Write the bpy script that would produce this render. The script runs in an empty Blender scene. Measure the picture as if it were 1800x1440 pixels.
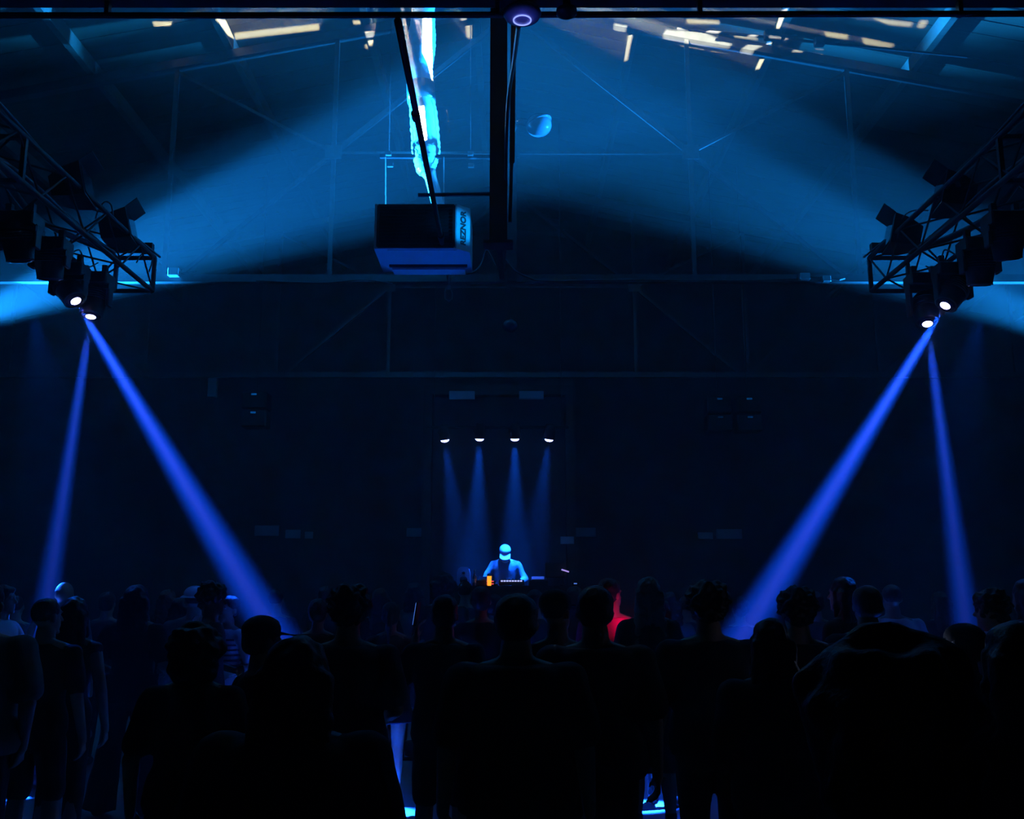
import bpy, bmesh, math, random
from mathutils import Vector, Matrix, Quaternion, noise
R = random.Random(7)
PI = math.pi
SC = bpy.context.scene
COL = SC.collection

# ------------------------------------------------------------ camera
F, PITCH, CAMZ = 1730.0, math.radians(10.48), 1.75
CAM = Vector((0, 0, CAMZ))
cd = bpy.data.cameras.new('camera'); cd.sensor_width = 36; cd.lens = 36*F/1800; cd.clip_start = .05; cd.clip_end = 200
co = bpy.data.objects.new('camera', cd); COL.objects.link(co)
co.location = CAM; co.rotation_euler = (PI/2+PITCH, 0, 0); SC.camera = co

def W(px, py, Y):
    """world point at depth Y behind a pixel of the 1800x1440 photograph"""
    d = Vector((px-900, F*math.cos(PITCH)-(720-py)*math.sin(PITCH), F*math.sin(PITCH)+(720-py)*math.cos(PITCH)))
    return CAM + d*(Y/d.y)
def floor_at(px, py):
    d = Vector((px-900, F*math.cos(PITCH)-(720-py)*math.sin(PITCH), F*math.sin(PITCH)+(720-py)*math.cos(PITCH)))
    return CAM + d*(-CAMZ/d.z)

# ------------------------------------------------------------ colour management, world, haze
SC.view_settings.view_transform = 'Standard'; SC.view_settings.look = 'None'
SC.view_settings.exposure = 0; SC.view_settings.gamma = 1; SC.view_settings.use_curve_mapping = False
SC.cycles.use_denoising = True
SC.cycles.max_bounces = 4; SC.cycles.diffuse_bounces = 2; SC.cycles.glossy_bounces = 2
SC.cycles.transmission_bounces = 4; SC.cycles.volume_bounces = 1; SC.cycles.transparent_max_bounces = 6
SC.cycles.caustics_reflective = False; SC.cycles.caustics_refractive = False
wd = bpy.data.worlds.new('hall_air'); SC.world = wd; wd.use_nodes = True
wn = wd.node_tree.nodes; wn.clear()
wo = wn.new('ShaderNodeOutputWorld')
wb = wn.new('ShaderNodeBackground'); wb.inputs[0].default_value = (.0, .0, .0, 1); wb.inputs[1].default_value = 0
wv = wn.new('ShaderNodeVolumeScatter'); wv.inputs['Color'].default_value = (.9, .95, 1, 1)
wv.inputs['Density'].default_value = .011; wv.inputs['Anisotropy'].default_value = .0
wd.node_tree.links.new(wb.outputs[0], wo.inputs['Surface']); wd.node_tree.links.new(wv.outputs[0], wo.inputs['Volume'])

def aim(o, p, q):
    o.location = p
    o.rotation_euler = (Vector(q)-Vector(p)).to_track_quat('-Z', 'Y').to_euler()
def spot(name, p, q, power, color, half, blend=.3, size=.03):
    l = bpy.data.lights.new(name, 'SPOT'); l.energy = power; l.color = color
    l.spot_size = 2*math.radians(half); l.spot_blend = blend; l.shadow_soft_size = size
    o = bpy.data.objects.new(name, l); COL.objects.link(o); aim(o, p, q); return o
def point(name, p, power, color, size=.05):
    l = bpy.data.lights.new(name, 'POINT'); l.energy = power; l.color = color; l.shadow_soft_size = size
    o = bpy.data.objects.new(name, l); COL.objects.link(o); o.location = p; return o

TEAL = (.008, .28, 1); BLUE = (.004, .075, 1); VIO = (.55, .30, 1)
# wash beams from the side walls; two nearer lamps per side added for falloff
def wash(px, py, slope, sgn, power, half, blend, ya, yb):
    spot('wash_lamp_light', W(px, py, ya), W(px+sgn*1200, py-slope*1200, yb), power*.40, TEAL, half, blend, .08)
wash(-908, 827, .365, 1, 100000, 3.9, .12, 12.9, 11.5)
wash(-450, 663, .360, 1, 68000, 5.9, .15, 12.5, 11.3)
wash(-165, 602, .378, 1, 280000, 8.7, .5, 12.3, 11.2)
wash(2571, 816, .428, -1, 125000, 4.9, .12, 12.9, 11.5)
wash(2250, 672, .415, -1, 110000, 6.6, .15, 12.5, 11.3)
wash(1990, 632, .41, -1, 130000, 8.0, .5, 12.3, 11.2)
# added teal spot by the right truss, brightening the heater's end strip
spot('heater_end_fill', W(1560, 400, 9.1), W(808, 398, 10.85), 1700, (.0, .30, 1), 2.6, .6, .05)
spot('crowd_fill', W(1722, 560, 8.95), W(1600, 1120, 7.6), 420, (.0, .11, 1), 15, 1, .05)  # added dim blue fill lamps for heads and shoulders
spot('crowd_fill', W(60, 560, 8.95), W(150, 1120, 7.2), 380, (.0, .11, 1), 15, 1, .05)
UP = Vector((-1.05, 10.9, .22))
spot('heater_underside_fill', UP, (-1.05, 11.1, 5.6), 340, (.0, .10, 1), 7.5, .5, .03)  # added lamp that brightens the heater underside
# the four blue beams under the side trusses
BY = 9.6
BEAMS = [((132, 527), (670, 1430)), ((160, 554), (30, 1400)), ((1663, 535), (1122, 1418)), ((1630, 567), (1742, 1440))]
BSRC = []
for (s, t), pw, hf in zip(BEAMS, (180000, 90000, 210000, 90000), (2.9, 2.4, 2.9, 2.4)):
    a = W(s[0], s[1], BY if s[1] < 540 else BY+.3); b = floor_at(*t); d = (b-a).normalized()
    BSRC.append((a, b))
    pw *= 1.9; spot('beam_light', a+d*.03, b, pw, BLUE, hf, 1, .04)
    spot('beam_core_light', a+d*.03, b, pw*.10, VIO, hf*.42, 1, .03)  # second violet lamp added for the overexposed core of each beam
# the four stage spots
SY = 15.7
STG = [(782, 773, 812, 1000), (843, 771, 835, 1000), (905, 771, 905, 1000), (965, 772, 935, 1000)]
SSRC = []
for i, (x, y, tx, ty) in enumerate(STG):
    a = W(x, y, SY); b = W(tx, ty, SY+.5); SSRC.append((a, b))
    spot('stage_light', a+(b-a).normalized()*.05, b, (3800, 7500, 8000, 3800)[i], (.004, .10, 1), 10.5, .95, .05)

# ------------------------------------------------------------ materials
MATS = {}
def mat(name, col, rough=.6, metal=0., emit=None, estr=0., var=0., scale=8., bump=0., alpha=None, sheen=0, trans=0, vec='Object'):
    if name in MATS: return MATS[name]
    m = bpy.data.materials.new(name); m.use_nodes = True; MATS[name] = m
    nt = m.node_tree; b = nt.nodes['Principled BSDF']
    b.inputs['Base Color'].default_value = (*col, 1); b.inputs['Roughness'].default_value = rough
    b.inputs['Metallic'].default_value = metal
    if trans: b.inputs['Transmission Weight'].default_value = trans
    if emit:
        b.inputs['Emission Color'].default_value = (*emit, 1); b.inputs['Emission Strength'].default_value = estr
        m.cycles.emission_sampling = 'NONE'
    if var or bump:
        tc = nt.nodes.new('ShaderNodeTexCoord'); ns = nt.nodes.new('ShaderNodeTexNoise')
        ns.inputs['Scale'].default_value = scale; ns.inputs['Detail'].default_value = 4
        nt.links.new(tc.outputs[vec], ns.inputs['Vector'])
        if var:
            mx = nt.nodes.new('ShaderNodeMix'); mx.data_type = 'RGBA'
            mx.inputs['A'].default_value = (*[c*(1-var) for c in col], 1)
            mx.inputs['B'].default_value = (*[min(1, c*(1+var)) for c in col], 1)
            nt.links.new(ns.outputs['Fac'], mx.inputs['Factor']); nt.links.new(mx.outputs['Result'], b.inputs['Base Color'])
        if bump:
            bp = nt.nodes.new('ShaderNodeBump'); bp.inputs['Strength'].default_value = bump; bp.inputs['Distance'].default_value = .02
            nt.links.new(ns.outputs['Fac'], bp.inputs['Height']); nt.links.new(bp.outputs['Normal'], b.inputs['Normal'])
    return m
def wood(name, col):
    if name in MATS: return MATS[name]
    m = mat(name, col, .7); nt = m.node_tree; b = nt.nodes['Principled BSDF']
    tc = nt.nodes.new('ShaderNodeTexCoord'); mp = nt.nodes.new('ShaderNodeMapping'); ns = nt.nodes.new('ShaderNodeTexNoise'); mx = nt.nodes.new('ShaderNodeMix')
    mp.inputs['Scale'].default_value = (.7, 14, 14); ns.inputs['Scale'].default_value = 2.5; ns.inputs['Detail'].default_value = 6
    mx.data_type = 'RGBA'; mx.inputs['A'].default_value = (*[c*.45 for c in col], 1); mx.inputs['B'].default_value = (*[c*1.35 for c in col], 1)
    L = nt.links.new; L(tc.outputs['Object'], mp.inputs[0]); L(mp.outputs[0], ns.inputs['Vector']); L(ns.outputs['Fac'], mx.inputs['Factor']); L(mx.outputs['Result'], b.inputs['Base Color'])
    return m
BLACK = mat('black_paint', (.012, .012, .014), .55, var=.3, scale=20)
STEEL = mat('dark_steel', (.09, .095, .10), .45, .6, var=.3, scale=12)
PIPE = mat('painted_pipe', (.03, .03, .035), .5, .2, var=.2)
GALV = mat('galvanised_steel', (.42, .44, .46), .35, .8, var=.25, scale=9)
FOIL = mat('duct_foil', (.85, .87, .88), .4, .15, var=.12, scale=14, bump=.5)
PLANK = wood('roof_plank', (.055, .05, .034)); JOIST = wood('purlin_wood', (.11, .105, .085))
CONC = mat('concrete_floor', (.38, .39, .40), .32, 0, var=.35, scale=1.1, bump=.06)
WALLM = mat('dark_wall_paint', (.035, .038, .045), .85, var=.35, scale=1.6, bump=.1)
ALU = mat('truss_metal', (.022, .022, .025), .6, .2, var=.2)
PANEL = mat('heater_enamel', (.75, .78, .8), .45, .0, var=.08, scale=5)
GRILL = mat('heater_grille_dark', (.01, .011, .012), .6, .2, var=.2)
CABLE = mat('cable_rubber', (.05, .05, .055), .35, 0, var=.2)

# ------------------------------------------------------------ mesh helpers
class MB:
    def __init__(s): s.bm = bmesh.new()
    def box(s, c, size, rot=None):
        r = bmesh.ops.create_cube(s.bm, size=1)['verts']
        M = Matrix.Translation(Vector(c)) @ (rot.to_matrix().to_4x4() if isinstance(rot, Quaternion) else (Matrix.Rotation(rot, 4, 'Z') if rot else Matrix())) @ Matrix.Diagonal((*size, 1))
        bmesh.ops.transform(s.bm, matrix=M, verts=r); return s
    def prism(s, pts, a, b):
        """closed outline pts (2-D x,z) extruded along y from a to b"""
        v0 = [s.bm.verts.new((x, a, z)) for x, z in pts]; v1 = [s.bm.verts.new((x, b, z)) for x, z in pts]
        n = len(pts); s.bm.faces.new(v0); s.bm.faces.new(v1[::-1])
        for i in range(n): s.bm.faces.new((v0[i], v1[i], v1[(i+1) % n], v0[(i+1) % n]))
        return s
    def bar(s, p, q, w, h=None):
        p, q = Vector(p), Vector(q); d = q-p; h = h or w
        s.box((p+q)/2, (w, h, d.length), d.to_track_quat('Z', 'Y')); return s
    def rings(s, rings, cap=True):
        vs = [[s.bm.verts.new(p) for p in r] for r in rings]; n = len(rings[0])
        for a, b in zip(vs, vs[1:]):
            for i in range(n): s.bm.faces.new((a[i], a[(i+1) % n], b[(i+1) % n], b[i]))
        if cap: s.bm.faces.new(vs[0][::-1]); s.bm.faces.new(vs[-1])
        return s
    def tube(s, pts, rad, n=8, cap=True):
        pts = [Vector(p) for p in pts]; rr = rad if isinstance(rad, (list, tuple)) else [rad]*len(pts); out = []; ref = None
        for i, p in enumerate(pts):
            t = (pts[min(i+1, len(pts)-1)]-pts[max(i-1, 0)]).normalized()
            if ref is None: ref = t.orthogonal().normalized()
            ref = (ref - t*ref.dot(t)).normalized(); u = t.cross(ref)
            out.append([p + (ref*math.cos(2*PI*k/n)+u*math.sin(2*PI*k/n))*rr[i] for k in range(n)])
        return s.rings(out, cap)
    def lathe(s, prof, c=(0, 0, 0), axis=(0, 0, 1), n=20, cap=True):
        """profile (radius, height) turned about axis"""
        q = Vector((0, 0, 1)).rotation_difference(Vector(axis).normalized()); c = Vector(c)
        return s.rings([[c + q @ Vector((r*math.cos(2*PI*k/n), r*math.sin(2*PI*k/n), h)) for k in range(n)] for r, h in prof], cap)
    def ell(s, c, r, rot=None, u=14, v=9):
        x = bmesh.ops.create_uvsphere(s.bm, u_segments=u, v_segments=v, radius=1)['verts']
        M = Matrix.Translation(Vector(c)) @ (rot.to_matrix().to_4x4() if rot else Matrix()) @ Matrix.Diagonal((*r, 1))
        bmesh.ops.transform(s.bm, matrix=M, verts=x); return s
    def cap(s, p, r0, q, r1, n=10):
        """tapered limb with round ends"""
        p, q = Vector(p), Vector(q); d = q-p
        if d.length < 1e-5: d = Vector((0, 0, .001))
        prof = [(r0*math.sin(a)+.0004, -r0*math.cos(a)) for a in (0, .6, 1.1)]+[(r0, 0), (r1, d.length)]+[(r1*math.sin(a)+.0004, d.length+r1*math.cos(a)) for a in (1.1, .6, 0)]
        return s.lathe(prof, p, d, n)
    def build(s, name, m, parent=None, smooth=False, bevel=0):
        if bevel:
            bmesh.ops.bevel(s.bm, geom=[e for e in s.bm.edges if e.calc_length() > bevel*3], offset=bevel, segments=1, affect='EDGES', profile=.5)
        bmesh.ops.recalc_face_normals(s.bm, faces=s.bm.faces)
        me = bpy.data.meshes.new(name); s.bm.to_mesh(me); s.bm.free()
        return link(name, me, m, parent, smooth)
def link(name, me, m, parent=None, smooth=False):
    if m is not None and not me.materials: me.materials.append(m)
    if smooth: me.polygons.foreach_set('use_smooth', [True]*len(me.polygons)); me.update()
    o = bpy.data.objects.new(name, me); COL.objects.link(o)
    if parent: o.parent = parent
    return o
def tag(o, label=None, cat=None, group=None, kind=None):
    if label: o['label'] = label
    if cat: o['category'] = cat
    if group: o['group'] = group
    if kind: o['kind'] = kind
    return o
def thing(name, label, cat, loc=(0, 0, 0), rz=0, group=None):
    o = bpy.data.objects.new(name, None); COL.objects.link(o); o.empty_display_size = .1
    o.location = loc; o.rotation_euler = (0, 0, rz); return tag(o, label, cat, group)
def struct(name, mb, m): return tag(mb.build(name, m), kind='structure')
def copy_tree(o, parent=None):
    c = o.copy(); COL.objects.link(c)
    if parent: c.parent = parent
    for ch in list(o.children): copy_tree(ch, c)
    return c

# ------------------------------------------------------------ room shell
XW, Y0, Y1, EAVE = 13.6, -3.0, 21.5, 7.2
def roofz(x): return 9.95 - abs(x)*.20
fl = struct('floor', MB().box((0, (Y0+Y1)/2, -.1), (2*XW+.4, Y1-Y0+.4, .2)), CONC)
struct('wall_left', MB().box((-XW-.1, (Y0+Y1)/2, 4), (.2, Y1-Y0, 8.3)), WALLM)
struct('wall_right', MB().box((XW+.1, (Y0+Y1)/2, 4), (.2, Y1-Y0, 8.3)), WALLM)
gab = [(-XW-.2, 0), (XW+.2, 0), (XW+.2, roofz(XW)+.1), (0, roofz(0)+.1), (-XW-.2, roofz(XW)+.1)]
struct('wall_back', MB().prism(gab, Y1, Y1+.2), WALLM)
struct('wall_front', MB().prism(gab, Y0-.2, Y0), WALLM)
# outer roof skin over the planks
ceil = struct('ceiling', MB().prism([(-XW-.3, roofz(XW)+.05), (0, roofz(0)+.11), (XW+.3, roofz(XW)+.05), (XW+.3, roofz(XW)+.2), (0, roofz(0)+.26), (-XW-.3, roofz(XW)+.2)], Y0-.2, Y1+.2), BLACK)
# decking boards across the slope
sl = math.atan(.20); L = 6.9/math.cos(sl)
pv = []
for k in range(3):
    m = MB(); m.box((0, 0, 0), (L-.01, .262, .03)); o = m.build('plank', PLANK); pv.append(o.data); bpy.data.objects.remove(o)
yy = 4.6; row = 0
while yy < Y1:
    for sgn in (-1, 1):
        for h in range(2 if yy < 15 else 1):
            xm = 3.45 + h*6.8
            o = bpy.data.objects.new('plank', pv[row % 3]); COL.objects.link(o); o.parent = ceil
            o.location = (sgn*xm, yy, roofz(xm)+.02+R.uniform(-.008, .008)); o.rotation_euler = (0, sgn*sl, 0)
    yy += .27; row += 1
# purlins running away from the camera
for i in range(-5, 7):
    x = -.13+1.85*i
    if abs(x) < .5: x = -.5
    m = MB().box((x, (4.5+Y1)/2, roofz(x)-.105), (.09, Y1-4.5, .2)); m.build('purlin', JOIST, ceil)

# ------------------------------------------------------------ roof trusses
TD = [(-9.5, 'end'), ]
def chordz(x): return roofz(x)-.33
def truss(Y, zb, label, near=False):
    t = thing('roof_truss', label, 'truss', (0, Y, zb)); s = lambda p: (p[0], 0, p[1]-zb)
    MB().bar(s((-XW, zb)), s((XW, zb)), .10, .10).build('bottom_chord', STEEL, t)
    for sg in (-1, 1):
        MB().bar(s((0, chordz(0))), s((sg*XW, chordz(XW))), .12, .12).build('top_chord', STEEL, t)
        for x in (2.36, 4.5, 7.0, 9.6):
            MB().bar(s((sg*x, zb)), s((sg*x, chordz(x))), .055, .055).build('vertical_strut', STEEL, t)
        zm = zb+1.74
        MB().bar(s((sg*4.3, zb+.05)), s((sg*2.36, zm)), .05).build('diagonal_strut', STEEL, t)
        MB().bar(s((sg*2.36, zm)), s((sg*.15, chordz(0)-.25)), .06).build('diagonal_strut', STEEL, t)
        MB().bar(s((sg*2.36, zm)), s((sg*4.5, chordz(4.5)-.1)), .04).build('diagonal_strut', STEEL, t)
        MB().bar(s((sg*4.5, zb)), s((sg*7, chordz(7))), .05).build('diagonal_strut', STEEL, t)
        MB().bar(s((sg*7, zb)), s((sg*9.6, chordz(9.6))), .05).build('diagonal_strut', STEEL, t)
        MB().bar(s((sg*.1, zm)), s((sg*2.36, zm)), .03).build('tie_rod', STEEL, t)
        MB().box((sg*2.36, -.04, 1.74), (.22, .012, .2)).build('gusset_plate', STEEL, t)
    return t
t2 = truss(12.2, 5.72, 'dark steel roof truss above the wall heater, lit blue at its outer ends')
MB().box((0, -.03, 2.0), (.12, .12, 4.1)).build('king_post', BLACK, t2)
kp = thing('drop_post', 'broad black post hanging from the ridge down the middle of the view', 'post', (-.13, 9.6, 5.24))
kz = roofz(0)-5.24
MB().box((-.01, 0, kz/2+.02), (.18, .16, kz)).build('post', BLACK, kp)
MB().bar((.13, .0, .9), (.17, -.3, kz-.05), .05).build('side_rail', BLACK, kp)
MB().bar((.11, .0, .25), (.13, 0, 1.1), .035).build('side_rail', BLACK, kp)
MB().box((-.01, 0, .0), (.3, .22, .03)).build('foot_plate', BLACK, kp)
MB().bar((-.01, 0, .16), (.0, 2.6, .5), .06).build('brace', BLACK, kp)
t3 = truss(18.3, 5.8, 'farthest roof truss, nearly black, over the stage')
t1 = thing('roof_truss', 'broad black roof truss chord crossing the very top of the view', 'truss', (0, 6.2, 5.72))
MB().box((0, 0, .42), (2*XW, .16, .72)).build('bottom_chord', BLACK, t1)
for sg in (-1, 1):
    MB().bar((0, 0, chordz(0)-5.72), (sg*XW, 0, chordz(XW)-5.72), .12, .12).build('top_chord', STEEL, t1)
cp = thing('conduit_pipe', 'thin black conduit running just under the nearest roof truss', 'pipe', (0, 6.2, 5.67))
MB().tube([(-XW+.1, 0, .01), (-3.5, 0, -.0), (-2.2, 0, .0), (4.2, 0, .015), (XW-.1, 0, -.02)], .022).build('pipe', PIPE, cp)
for x in (-7.6, -5, -2.8, -.1, 1.3, 3.1, 5.4, 7.8): MB().box((x, 0, .045), (.03, .05, .1)).build('pipe_clip', PIPE, cp)

# ------------------------------------------------------------ lighting rig
LENSB = mat('lamp_lens_blue', (.5, .5, .6), .2, emit=(.42, .40, 1), estr=30)
LENSOFF = mat('dark_lens', (.02, .02, .03), .06)
LEDB = mat('ring_led', (.3, .3, .8), .3, emit=(.25, .32, 1), estr=1.6)
SX = 4.38
def light_truss(sg, label):
    t = thing('lighting_truss', label, 'truss', (sg*SX, 7.4, 5.17)); w = .22; y0, y1, h = -5.2, 3.55, .40
    for a in (-w, w):
        for z in (0, h): MB().tube([(a, y0, z), (a, y1, z)], .027, 8).build('chord_tube', ALU, t, True)
    n = 19; st = (y1-y0)/n
    vd = [MB().tube([(0, 0, 0), (0, st, h)], .011, 6).build('x', ALU), MB().tube([(0, 0, h), (0, st, 0)], .011, 6).build('x', ALU),
          MB().tube([(-w, 0, 0), (w, st, 0)], .011, 6).build('x', ALU), MB().tube([(w, 0, 0), (-w, st, 0)], .011, 6).build('x', ALU)]
    for i in range(n):
        for x, z, k in ((-w, 0, i % 2), (w, 0, (i+1) % 2), (0, 0, 2+i % 2), (0, h, 3-i % 2)):
            o = bpy.data.objects.new('lacing_bar', vd[k].data); COL.objects.link(o); o.parent = t; o.location = (x, y0+i*st, z)
    for o in vd: bpy.data.objects.remove(o)
    for y in (y0, y1, y1-3.1):
        m = MB(); m.bar((-w, y, 0), (w, y, 0), .04).bar((-w, y, h), (w, y, h), .04).bar((-w, y, 0), (-w, y, h), .04).bar((w, y, 0), (w, y, h), .04)
        m.build('end_frame', ALU, t)
    for y in (-1.05, 3.4):
        MB().box((0, y, h+.07), (.5, .08, .1)).build('hanger_clamp', BLACK, t)
    return t
light_truss(-1, 'black box truss of tubes and lacing running away along the left side')
light_truss(1, 'black box truss of tubes and lacing running away along the right side')

def moving_head(lens, d, label, lit, grp=None):
    """lens centre and beam direction; hangs up to the truss"""
    lens = Vector(lens); d = Vector(d).normalized(); c = lens-d*.17; t = thing('moving_head_light', label, 'stage light', (c.x, c.y, 5.09), 0, grp)
    lc = Vector((0, 0, c.z-5.09)); hb = MB()
    hb.lathe([(.03, -.2), (.085, -.19), (.12, -.14), (.135, -.03), (.125, .08), (.115, .16), (.118, .175), (.10, .178)], lc, d, 22); hb.build('lamp_head', BLACK, t, True)
    for k in range(5):
        MB().lathe([(.137, -.10+k*.025), (.142, -.095+k*.025), (.137, -.09+k*.025)], lc, d, 22).build('cooling_fin', BLACK, t)
    MB().lathe([(.098, .172), (.098, .184), (.06, .189), (.01, .19)], lc, d, 22).build('lens', LENSOFF, t, True)
    if lit: MB().lathe([(.05, .19), (.045, .196), (.01, .198)], lc, d, 16).build('lamp', LENSB, t, True)
    top = -.05
    MB().box((0, 0, top-.07), (.34, .24, .13)).build('base', BLACK, t, bevel=.012)
    MB().box((0, 0, top-.155), (.36, .14, .05)).build('yoke_bridge', BLACK, t)
    for s in (-1, 1): MB().box((s*.165, 0, (top-.14+lc.z)/2-.02), (.035, .11, abs(lc.z-(top-.14))+.1)).build('yoke_arm', BLACK, t, bevel=.008)
    for s in (-1, 1): MB().box((s*.1, 0, top+.035), (.05, .05, .11)).build('clamp', STEEL, t)
    return t
lab = ['lit blue moving head light nearest the middle on the left truss', 'lit blue moving head light with the downward beam on the left truss',
       'brightest lit moving head light on the right truss, beam slanting to the middle', 'lower lit moving head light on the right truss, beam nearly straight down']
for (a, b), l in zip(BSRC, lab):
    moving_head(a, b-a, l, True)
for (x, y, Y, dx, l) in ((36, 458, 8.3, .1, 'unlit moving head light nearest the camera on the left truss'), (88, 490, 8.95, .0, 'unlit moving head light second from the camera on the left truss'),
                     (1772, 455, 8.3, .1, 'unlit moving head light nearest the camera on the right truss'), (1722, 500, 8.95, .0, 'unlit moving head light second from the camera on the right truss')):
    moving_head(W(x, y, Y), (dx, .25, -1), l, False)
def wash_light(p, sg, label):
    yb = 5.61-p.z
    t = thing('wash_light', label, 'stage light', p); q = Vector((-sg, .15, .25)).normalized().to_track_quat('Y', 'Z')
    m = MB(); f = []
    for (y, w, h) in ((-.2, .13, .10), (-.05, .19, .15), (.12, .22, .17)):
        f.append([q @ Vector(v) for v in ((-w, y, -h), (w, y, -h), (w, y, h), (-w, y, h))])
    m.rings(f).build('housing', BLACK, t)
    m = MB(); m.rings([[q @ Vector(v) for v in ((-.2, .121, -.15), (.2, .121, -.15), (.2, .121, .15), (-.2, .121, .15))], [q @ Vector(v) for v in ((-.19, .13, -.14), (.19, .13, -.14), (.19, .13, .14), (-.19, .13, .14))]]).build('front_glass', LENSOFF, t)
    m = MB(); m.rings([[q @ Vector(v) for v in ((-.22, .12, .17), (.22, .12, .17), (.22, .13, .18), (-.22, .13, .18))], [q @ Vector(v) for v in ((-.22, .26, .24), (.22, .26, .24), (.22, .26, .25), (-.22, .26, .25))]]).build('barn_door', BLACK, t)
    for s in (-1, 1): MB().bar(q @ Vector((s*.24, 0, 0)), (s*.2*abs((q @ Vector((1, 0, 0))).x), s*.2, yb+.03), .04, .02).build('yoke_arm', BLACK, t)
    MB().box((0, 0, yb+.02), (.1, .44, .03)).build('yoke_bridge', BLACK, t)
    return t
wl = ['black wash light standing on the left truss, the one nearer the camera', 'black wash light standing on the left truss, nearer its far end',
      'black wash light standing on the right truss, the one nearer the camera', 'black wash light standing on the right truss, nearer its far end']
for (x, y, Y, sg), l in zip(((132, 330, 9.1, -1), (213, 405, 10.3, -1), (1672, 345, 9.1, 1), (1582, 415, 10.3, 1)), wl): wash_light(W(x, y, Y), sg, l)
# loose cables on the trusses
def cable(pts, label, r=.008, name='cable'):
    P = [Vector(p) for p in pts]; out = []
    for i in range(len(P)-1):
        a, b, c, d = P[max(i-1, 0)], P[i], P[i+1], P[min(i+2, len(P)-1)]
        for k in range(6):
            t = k/6; out.append(.5*((2*b)+(-a+c)*t+(2*a-5*b+4*c-d)*t*t+(-a+3*b-3*c+d)*t**3))
    out.append(P[-1]); return tag(MB().tube(out, r, 6).build(name, CABLE, None, True), label, 'cable')
cable([W(168, 385, 9.9), W(172, 372, 9.9), W(184, 355, 9.9), W(196, 362, 9.95), W(200, 392, 10.0)], 'thin cable loop arching between the two wash lights on the left truss')
cable([W(1582, 402, 10.2), W(1585, 385, 10.1), W(1603, 371, 10), W(1632, 370, 9.8)], 'thin cable loop arching between the two wash lights on the right truss')
cable([W(240, 462, 10.6), W(250, 447, 10.7), W(268, 450, 10.8), W(262, 478, 10.8)], 'small cable loop at the far end of the left truss')
cable([W(100, 420, 9.2), W(115, 448, 9.3), W(140, 440, 9.5), W(150, 470, 9.8), W(172, 462, 10)], 'slack cable looped between the moving heads under the left truss')
cable([W(1700, 420, 9.2), W(1685, 448, 9.3), W(1660, 440, 9.5), W(1650, 475, 9.8), W(1628, 468, 10)], 'slack cable looped between the moving heads under the right truss')
cable([(-4.2, 4, 5.62), (-4.1, 7, 5.6), (-4.25, 9, 5.62), (-4.12, 11, 5.6)], 'power cable lying along the top of the left truss', .014)
cable([(4.2, 4, 5.62), (4.1, 7, 5.6), (4.25, 9, 5.62), (4.12, 11, 5.6)], 'power cable lying along the top of the right truss', .014)

for sg, w_ in ((-1, 'left'), (1, 'right')):
    cable([(sg*4.5, 3, 5.5)]+[(sg*(4.5+.05*(k % 2)), 4+k*1.0, 5.36-.09*(k % 2)) for k in range(6)]+[(sg*4.5, 10.6, 5.5)], f'thick drooping cable bundle inside the {w_} truss', .035, 'cable_bundle')
    cable([(sg*4.2, 3, 5.2)]+[(sg*(4.2+.04*(k % 2)), 3.7+k*.9, 5.22+.08*(k % 2)) for k in range(8)], f'cable bundle along the inner lower side of the {w_} truss', .022, 'cable_bundle')

# ------------------------------------------------------------ unit heater with its flue
HY = 10.8; hl = W(657, 437, HY); hr = W(825, 437, HY); ht = W(657, 359, HY).z
hw = hr.x-hl.x; hh = ht-hl.z; HD = .85
h = thing('unit_heater', 'hanging box heater with dark grille and name on its pale side strip', 'heater', ((hl.x+hr.x)/2, HY, hl.z)); X0, X1 = -hw/2, hw/2; C = .15
outl = [(X0, 0), (X1-C, 0), (X1, .13), (X1, HD), (X0, HD)]
m = MB(); vb = [m.bm.verts.new((x+(.07 if x < 0 else -.02)*0, y, 0)) for x, y in outl]; vt = [m.bm.verts.new((x, y, hh)) for x, y in outl]
m.bm.faces.new(vb); m.bm.faces.new(vt)
for i in range(5): m.bm.faces.new((vb[i], vb[(i+1) % 5], vt[(i+1) % 5], vt[i]))
m.build('cabinet', PANEL, h)
m = MB(); fr = .03; zt, zb_ = hh-.025, .02
gx0, gx1 = X0+.045, X1-C-.03
for (a, b) in (((gx0, zb_), (gx1, zb_)), ((gx0, zt), (gx1, zt)), ((gx0, zb_), (gx0, zt)), ((gx1, zb_), (gx1, zt))):
    m.bar((a[0], -.012, a[1]), (b[0], -.012, b[1]), .03)
m.build('grille_frame', BLACK, h)
MB().box(((gx0+gx1)/2, -.004, (zb_+zt)/2), (gx1-gx0, .012, zt-zb_)).build('grille_back', GRILL, h)
lv = None
for k in range(11):
    z = zb_+.035+k*(zt-zb_-.05)/10.5
    if lv is None: lv = MB().box((0, 0, 0), (gx1-gx0-.03, .03, .006), Quaternion((1, 0, 0), .6)).build('louvre', GRILL, h); o = lv
    else: o = bpy.data.objects.new('louvre', lv.data); COL.objects.link(o); o.parent = h
    o.location = ((gx0+gx1)/2, -.025, z)
MB().box((.03, HD-.13, -.022), (hw-.22, .2, .045)).build('drip_tray', PANEL, h)
MB().box((.03, HD-.27, -.012), (hw-.16, .05, .024)).build('tray_seam', BLACK, h)
MB().box((0, .04, -.006), (hw-.3, .02, .012)).build('bottom_lip', PANEL, h)
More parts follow.
